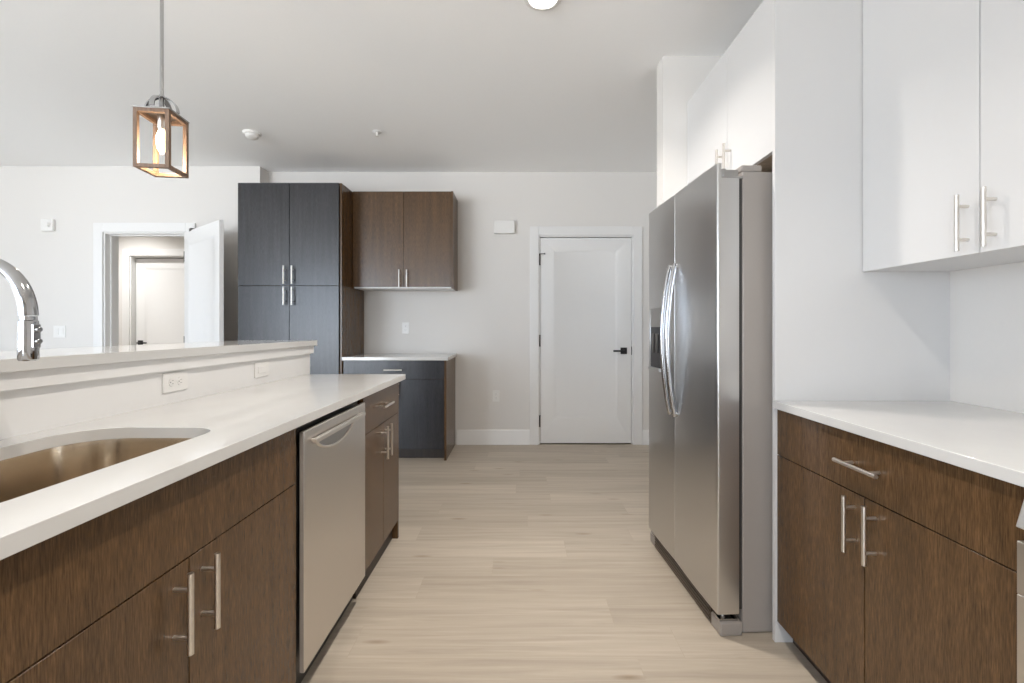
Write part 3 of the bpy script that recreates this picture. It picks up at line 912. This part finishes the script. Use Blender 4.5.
# ------------------------------------------------------------------ refrigerator (built in its own frame, stands slightly askew)
FW = 0.786
fr = thing('refrigerator', 'stainless steel side-by-side refrigerator with dispenser, standing in the white alcove', 'refrigerator',
           (0.762, 1.756, 0), None, local=True, rotz=math.atan2(0.044, 0.785))
SE = 0.418   # seam between the doors
obj('body', B(0.104, 0.80, 0.008, FW - 0.008, 0.002, 1.800), M['side'], fr, 0.006, 3)
def fridge_door(y0, y1, name, hole=None):
    # outline in plan: gently crowned front, rounded vertical edges
    n = 20; outl = []
    r = 0.008; ra = 0.003 if y0 > 0.1 else r; rb = 0.003 if y0 < 0.1 else r
    for i in range(n + 1):
        u = i / n; y = y0 + ra + (y1 - y0 - ra - rb) * u
        outl.append((-0.0 - 0.004 * sin(pi * u), y))
    front = [(ra, y0), (ra * 0.45, y0 + ra * 0.12), (ra * 0.12, y0 + ra * 0.45)] + outl + [(rb * 0.12, y1 - rb * 0.45), (rb * 0.45, y1 - rb * 0.12), (rb, y1)]
    poly = front + [(0.086, y1), (0.086, y0)]
    bm = bm_new()
    prism(bm, poly, 'z', 0.083, 1.770)
    poly2 = front + [(0.016, y1), (0.016, y0)]
    prism(bm, poly2, 'z', 1.770, 1.826)
    return obj(name, bm, M['steel'], fr)
rd = fridge_door(0.0, SE - 0.001, 'door')
fd = fridge_door(SE + 0.001, FW, 'door')
obj('gasket', B(0.086, 0.104, 0.012, FW - 0.012, 0.095, 1.772), M['darkplastic'], fr)
# bow handles
def bow(y, z0=0.775, z1=1.490, out=0.040):
    bm = bm_new(); pts = []
    for i in range(33):
        u = i / 32; z = z0 + (z1 - z0) * u
        pts.append((-0.008 - out * (sin(pi * u) ** 0.8), y, z))
    tube(bm, pts, 0.0095, 16, sx=1.3)
    for z in (z0 + 0.012, z1 - 0.012): tube(bm, [(0.0, y, z), (-0.012, y, z)], 0.014, 14)
    return bm
obj('handle', bow(SE - 0.031), M['bow'], rd)
obj('handle', bow(SE + 0.031), M['bow'], fd)
# water and ice dispenser, recessed look framed by a bezel
dy0, dy1, dz0, dz1 = 0.555, 0.745, 0.965, 1.304
bm = bm_new()
box(bm, -0.010, 0.0, dy0, dy0 + 0.012, dz0, dz1); box(bm, -0.010, 0.0, dy1 - 0.012, dy1, dz0, dz1)
box(bm, -0.010, 0.0, dy0 + 0.012, dy1 - 0.012, dz1 - 0.010, dz1); box(bm, -0.022, 0.0, dy0 + 0.012, dy1 - 0.012, dz0, dz0 + 0.016)
dp = obj('dispenser', bm, M['steel'], fd, 0.002)
obj('control_panel', B(-0.0085, -0.002, dy0 + 0.012, dy1 - 0.012, 1.195, dz1 - 0.010), M['bracket'], dp)
obj('recess', B(-0.0060, -0.002, dy0 + 0.012, dy1 - 0.012, dz0 + 0.016, 1.195), M['black'], dp)
bm = bm_new(); box(bm, -0.016, -0.005, 0.61, 0.64, 1.06, 1.16); box(bm, -0.016, -0.005, 0.665, 0.695, 1.06, 1.16)
obj('paddle', bm, M['darkplastic'], dp, 0.003)
# hinge, hinge cover, feet, grille
for y0, y1 in ((0.004, 0.05), (FW - 0.05, FW - 0.004)):
    bm = bm_new()
    box(bm, 0.020, 0.105, y0, y1, 1.771, 1.779); tube(bm, [(0.034, (y0+y1)/2, 1.771), (0.034, (y0+y1)/2, 1.812)], 0.013, 12)
    box(bm, 0.030, 0.088, y0 + 0.006, y1 - 0.006, 1.779, 1.806)
    obj('hinge', bm, M['bracket'], fr, 0.002)
    obj('hinge_cover', B(0.102, 0.185, y0 + 0.006, y1 + (0.03 if y0 < 0.3 else 0), 1.800, 1.826), M['side'], fr, 0.006, 3)
for y0, y1 in ((-0.004, 0.075), (FW - 0.075, FW + 0.004)):
    ft_ = obj('foot', B(0.010, 0.098, y0, y1, 0.0, 0.052), M['side'], fr, 0.006, 3)
    bm = bm_new(); box(bm, 0.012, 0.085, y0 + 0.012, y1 - 0.012, 0.052, 0.060); tube(bm, [(0.04, (y0+y1)/2, 0.058), (0.04, (y0+y1)/2, 0.083)], 0.010, 12)
    obj('foot_bracket', bm, M['chrome'], ft_)
bm = bm_new(); box(bm, 0.010, 0.096, 0.075, FW - 0.075, 0.003, 0.080)
for i in range(4): box(bm, 0.006, 0.010, 0.08, FW - 0.08, 0.016 + i * 0.015, 0.022 + i * 0.015)
obj('base_grille', bm, M['grille'], fr)

# ------------------------------------------------------------------ range (only its far corner shows at the right edge)
rg = thing('range', 'stainless steel kitchen range at the right edge beside the dark base cabinet', 'range', (1.30, 0.51, 0))
GY0, GY1 = 0.106, 0.860
obj('body', B(1.010, XR - 0.01, GY0, GY1, 0.02, 0.900), M['side'], rg, 0.002)
obj('cooktop', B(0.962, XR - 0.01, GY0, GY1, 0.900, 0.918), M['black'], rg, 0.004, 3)
bm = bm_new(); prism(bm, [(0.936, 0.815), (1.010, 0.800), (1.010, 0.900), (0.962, 0.900)], 'y', GY0, GY1)
cp = obj('control_panel', bm, M['dwsteel'], rg, 0.0015)
for i in range(5):
    y = 0.17 + i * 0.112
    bm = bm_new(); tube(bm, [(0.948, y, 0.860), (0.920, y, 0.852)], [0.021, 0.018], 20); obj('knob', bm, M['dwsteel'], cp)
bm = bm_new()
box(bm, 0.936, 1.008, GY0 + 0.003, GY1 - 0.002, 0.690, 0.790); box(bm, 0.936, 1.008, GY0 + 0.003, GY0 + 0.07, 0.26, 0.69)
box(bm, 0.936, 1.008, GY1 - 0.07, GY1 - 0.002, 0.26, 0.69); box(bm, 0.936, 1.008, GY0 + 0.07, GY1 - 0.07, 0.26, 0.34)
od = obj('oven_door', bm, M['dwsteel'], rg, 0.002)
obj('oven_window', B(0.940, 0.99, GY0 + 0.07, GY1 - 0.07, 0.34, 0.69), M['black'], od)
bm = bm_new(); tube(bm, [(0.893, 0.19, 0.745), (0.893, 0.755, 0.745)], 0.011, 16)
for y in (0.23, 0.715): tube(bm, [(0.937, y, 0.745), (0.893, y, 0.745)], 0.009, 12)
obj('handle', bm, M['dwsteel'], od)
obj('drawer', B(0.938, 1.008, GY0 + 0.003, GY1 - 0.002, 0.085, 0.252), M['dwsteel'], rg, 0.002)
for x in (1.05, 1.55):
    for y in (GY0 + 0.05, GY1 - 0.05): obj('foot', tube(bm_new(), [(x, y, 0.0), (x, y, 0.025)], 0.016, 12), M['black'], rg)
for x, y in ((1.15, 0.33), (1.15, 0.69), (1.44, 0.33), (1.44, 0.69)):
    bm = bm_new()
    for r in (0.05, 0.085):
        tube(bm, [(x + r * cos(a * pi / 16), y + r * sin(a * pi / 16), 0.9185) for a in range(33)], 0.0012, 6, caps=False)
    obj('burner_ring', bm, M['side'], rg)

# ------------------------------------------------------------------ pendant lantern over the bar
PXc, PYc = -1.395, 1.772
PZ0, PZ1 = 1.795, 2.018
pl = thing('pendant_light', 'wood-framed lantern pendant with chrome stem hanging above the bar', 'lamp', (PXc, PYc, PZ0), None, local=True, rotz=radians(7))
HW = 0.0625; fs = 0.0072; PH = PZ1 - PZ0
bm = bm_new()
for sx in (-1, 1):
    for sy in (-1, 1):
        cx, cy = sx * (HW - fs), sy * (HW - fs)
        box(bm, cx - fs, cx + fs, cy - fs, cy + fs, 0.0, PH)
for z0, z1 in ((0.0, 0.014), (PH - 0.014, PH)):
    for s in (-1, 1):
        c0 = s * (HW - fs)
        box(bm, -HW + 2*fs, HW - 2*fs, c0 - fs, c0 + fs, z0, z1)
        box(bm, c0 - fs, c0 + fs, -HW + 2*fs, HW - 2*fs, z0, z1)
obj('frame', bm, M['lampwood'], pl, 0.001)
obj('top_plate', B(-HW - 0.002, HW + 0.002, -HW - 0.002, HW + 0.002, PH, PH + 0.005), M['bracket'], pl, 0.001)
bm = bm_new()
def strap(bm, r, w, th, z0, rot):
    n = 24; prev = None
    R_ = Matrix.Rotation(rot, 4, 'Z')
    rings = []
    for i in range(n + 1):
        a = pi * i / n
        q = []
        for rr, ww in ((r, -w), (r, w), (r - th, w), (r - th, -w)):
            q.append(bm.verts.new(R_ @ Vector((rr * cos(a), ww, z0 + rr * sin(a)))))
        rings.append(q)
    for a, b_ in zip(rings[:-1], rings[1:]):
        for k_ in range(4): bm.faces.new((a[k_], a[(k_+1) % 4], b_[(k_+1) % 4], b_[k_]))
    bm.faces.new(rings[0]); bm.faces.new(list(reversed(rings[-1])))
strap(bm, 0.060, 0.009, 0.004, PH + 0.012, 0.0)
strap(bm, 0.060, 0.009, 0.004, PH + 0.012, pi / 2)
obj('yoke', bm, M['chrome'], pl)
ZR = CEIL - PZ0
bm = bm_new(); tube(bm, [(0, 0, PH + 0.066), (0, 0, ZR - 0.02)], 0.0062, 12)
tube(bm, [(0, 0, PH + 0.030), (0, 0, PH + 0.078)], 0.009, 14)
obj('stem', bm, M['chrome'], pl)
bm = bm_new(); lathe(bm, [(0, ZR - 0.028), (0.05, ZR - 0.026), (0.062, ZR - 0.012), (0.063, ZR)], 0, 0, 28); obj('canopy', bm, M['chrome'], pl)
bm = bm_new(); lathe(bm, [(0, PH), (0.014, PH), (0.014, PH - 0.05), (0.011, PH - 0.055), (0, PH - 0.055)], 0, 0, 20)
sc_ = obj('lamp_socket', bm, M['pull'], pl)
bm = bm_new(); lathe(bm, [(0, PH - 0.055), (0.010, PH - 0.057), (0.0185, PH - 0.085), (0.0195, PH - 0.105), (0.015, PH - 0.13), (0.006, PH - 0.148), (0, PH - 0.152)], 0, 0, 20)
obj('bulb', bm, M['bulb'], sc_)
L = bpy.data.lights.new('pendant_lamp', 'POINT'); L.energy = 2.5; L.color = (1.0, 0.80, 0.58); L.shadow_soft_size = 0.02
lo = bpy.data.objects.new('pendant_lamp', L); C.objects.link(lo); lo.location = (0, 0, PH - 0.165); lo.parent = pl

# ------------------------------------------------------------------ ceiling lights
CANS = [(0.11, 2.190, 'round recessed ceiling light over the aisle, at the top of the picture'),
        (0.11, 0.15, 'round recessed ceiling light over the aisle, directly above the camera'),
        (0.11, -1.9, 'round recessed ceiling light over the aisle, behind the camera')]
def can(x, y, label, power, col, group=None):
    t = thing('ceiling_light', label, 'light', (x, y, CEIL), group, local=True)
    bm = bm_new(); lathe(bm, [(0.092, 0.0), (0.092, -0.006), (0.086, -0.011), (0.070, -0.011), (0.068, -0.003)], 0, 0, 36)
    obj('trim_ring', bm, M['plastic'], t)
    bm = bm_new(); lathe(bm, [(0.069, -0.004), (0.0, -0.008)], 0, 0, 36)
    obj('lens', bm, M['lamp'], t)
    L = bpy.data.lights.new('can_lamp', 'AREA'); L.shape = 'DISK'; L.size = 0.13; L.spread = radians(125); L.energy = power; L.color = col
    lo = bpy.data.objects.new('can_lamp', L); C.objects.link(lo); lo.location = (0, 0, -0.014); lo.parent = t
    return t
for x, y, lb in CANS: can(x, y, lb, CAN_POWER, CAN_COL, 'recessed lights over the aisle')
can(-5.0, 5.3, 'round unseen ceiling light added to brighten the hallway beyond the open door', 18.0, (1.0, 0.99, 0.98))  # unseen lamp added to light the hallway
for x, y, lb in ((-3.9, 0.4, 'round recessed ceiling light over the living area, left of the island'),
                 (-3.9, -1.8, 'round recessed ceiling light over the living area, behind the camera')):
    can(x, y, lb, 6.0, CAN_COL, 'recessed lights over the living area')

# smoke detector and sprinkler
t = thing('smoke_detector', 'white round smoke detector on the ceiling in front of the pantry', 'detector', (-2.19, 3.72, CEIL), local=True)
bm = bm_new(); lathe(bm, [(0.068, 0), (0.068, -0.012), (0.062, -0.018), (0, -0.018)], 0, 0, 32); obj('base', bm, M['plastic'], t)
bm = bm_new(); lathe(bm, [(0.052, -0.018), (0.050, -0.034), (0.036, -0.046), (0, -0.048)], 0, 0, 32); obj('housing', bm, M['plastic'], t)
t = thing('fire_sprinkler', 'small white sprinkler head on the ceiling in front of the far wall', 'sprinkler', (-1.163, 3.70, CEIL), local=True)
bm = bm_new(); lathe(bm, [(0.034, 0), (0.034, -0.003), (0.020, -0.008), (0.010, -0.010), (0.010, -0.02), (0, -0.02)], 0, 0, 24); obj('escutcheon', bm, M['plastic'], t)
bm = bm_new(); lathe(bm, [(0, -0.020), (0.004, -0.021), (0.004, -0.034), (0.014, -0.035), (0.014, -0.037), (0, -0.037)], 0, 0, 20); obj('deflector', bm, M['plastic'], t)
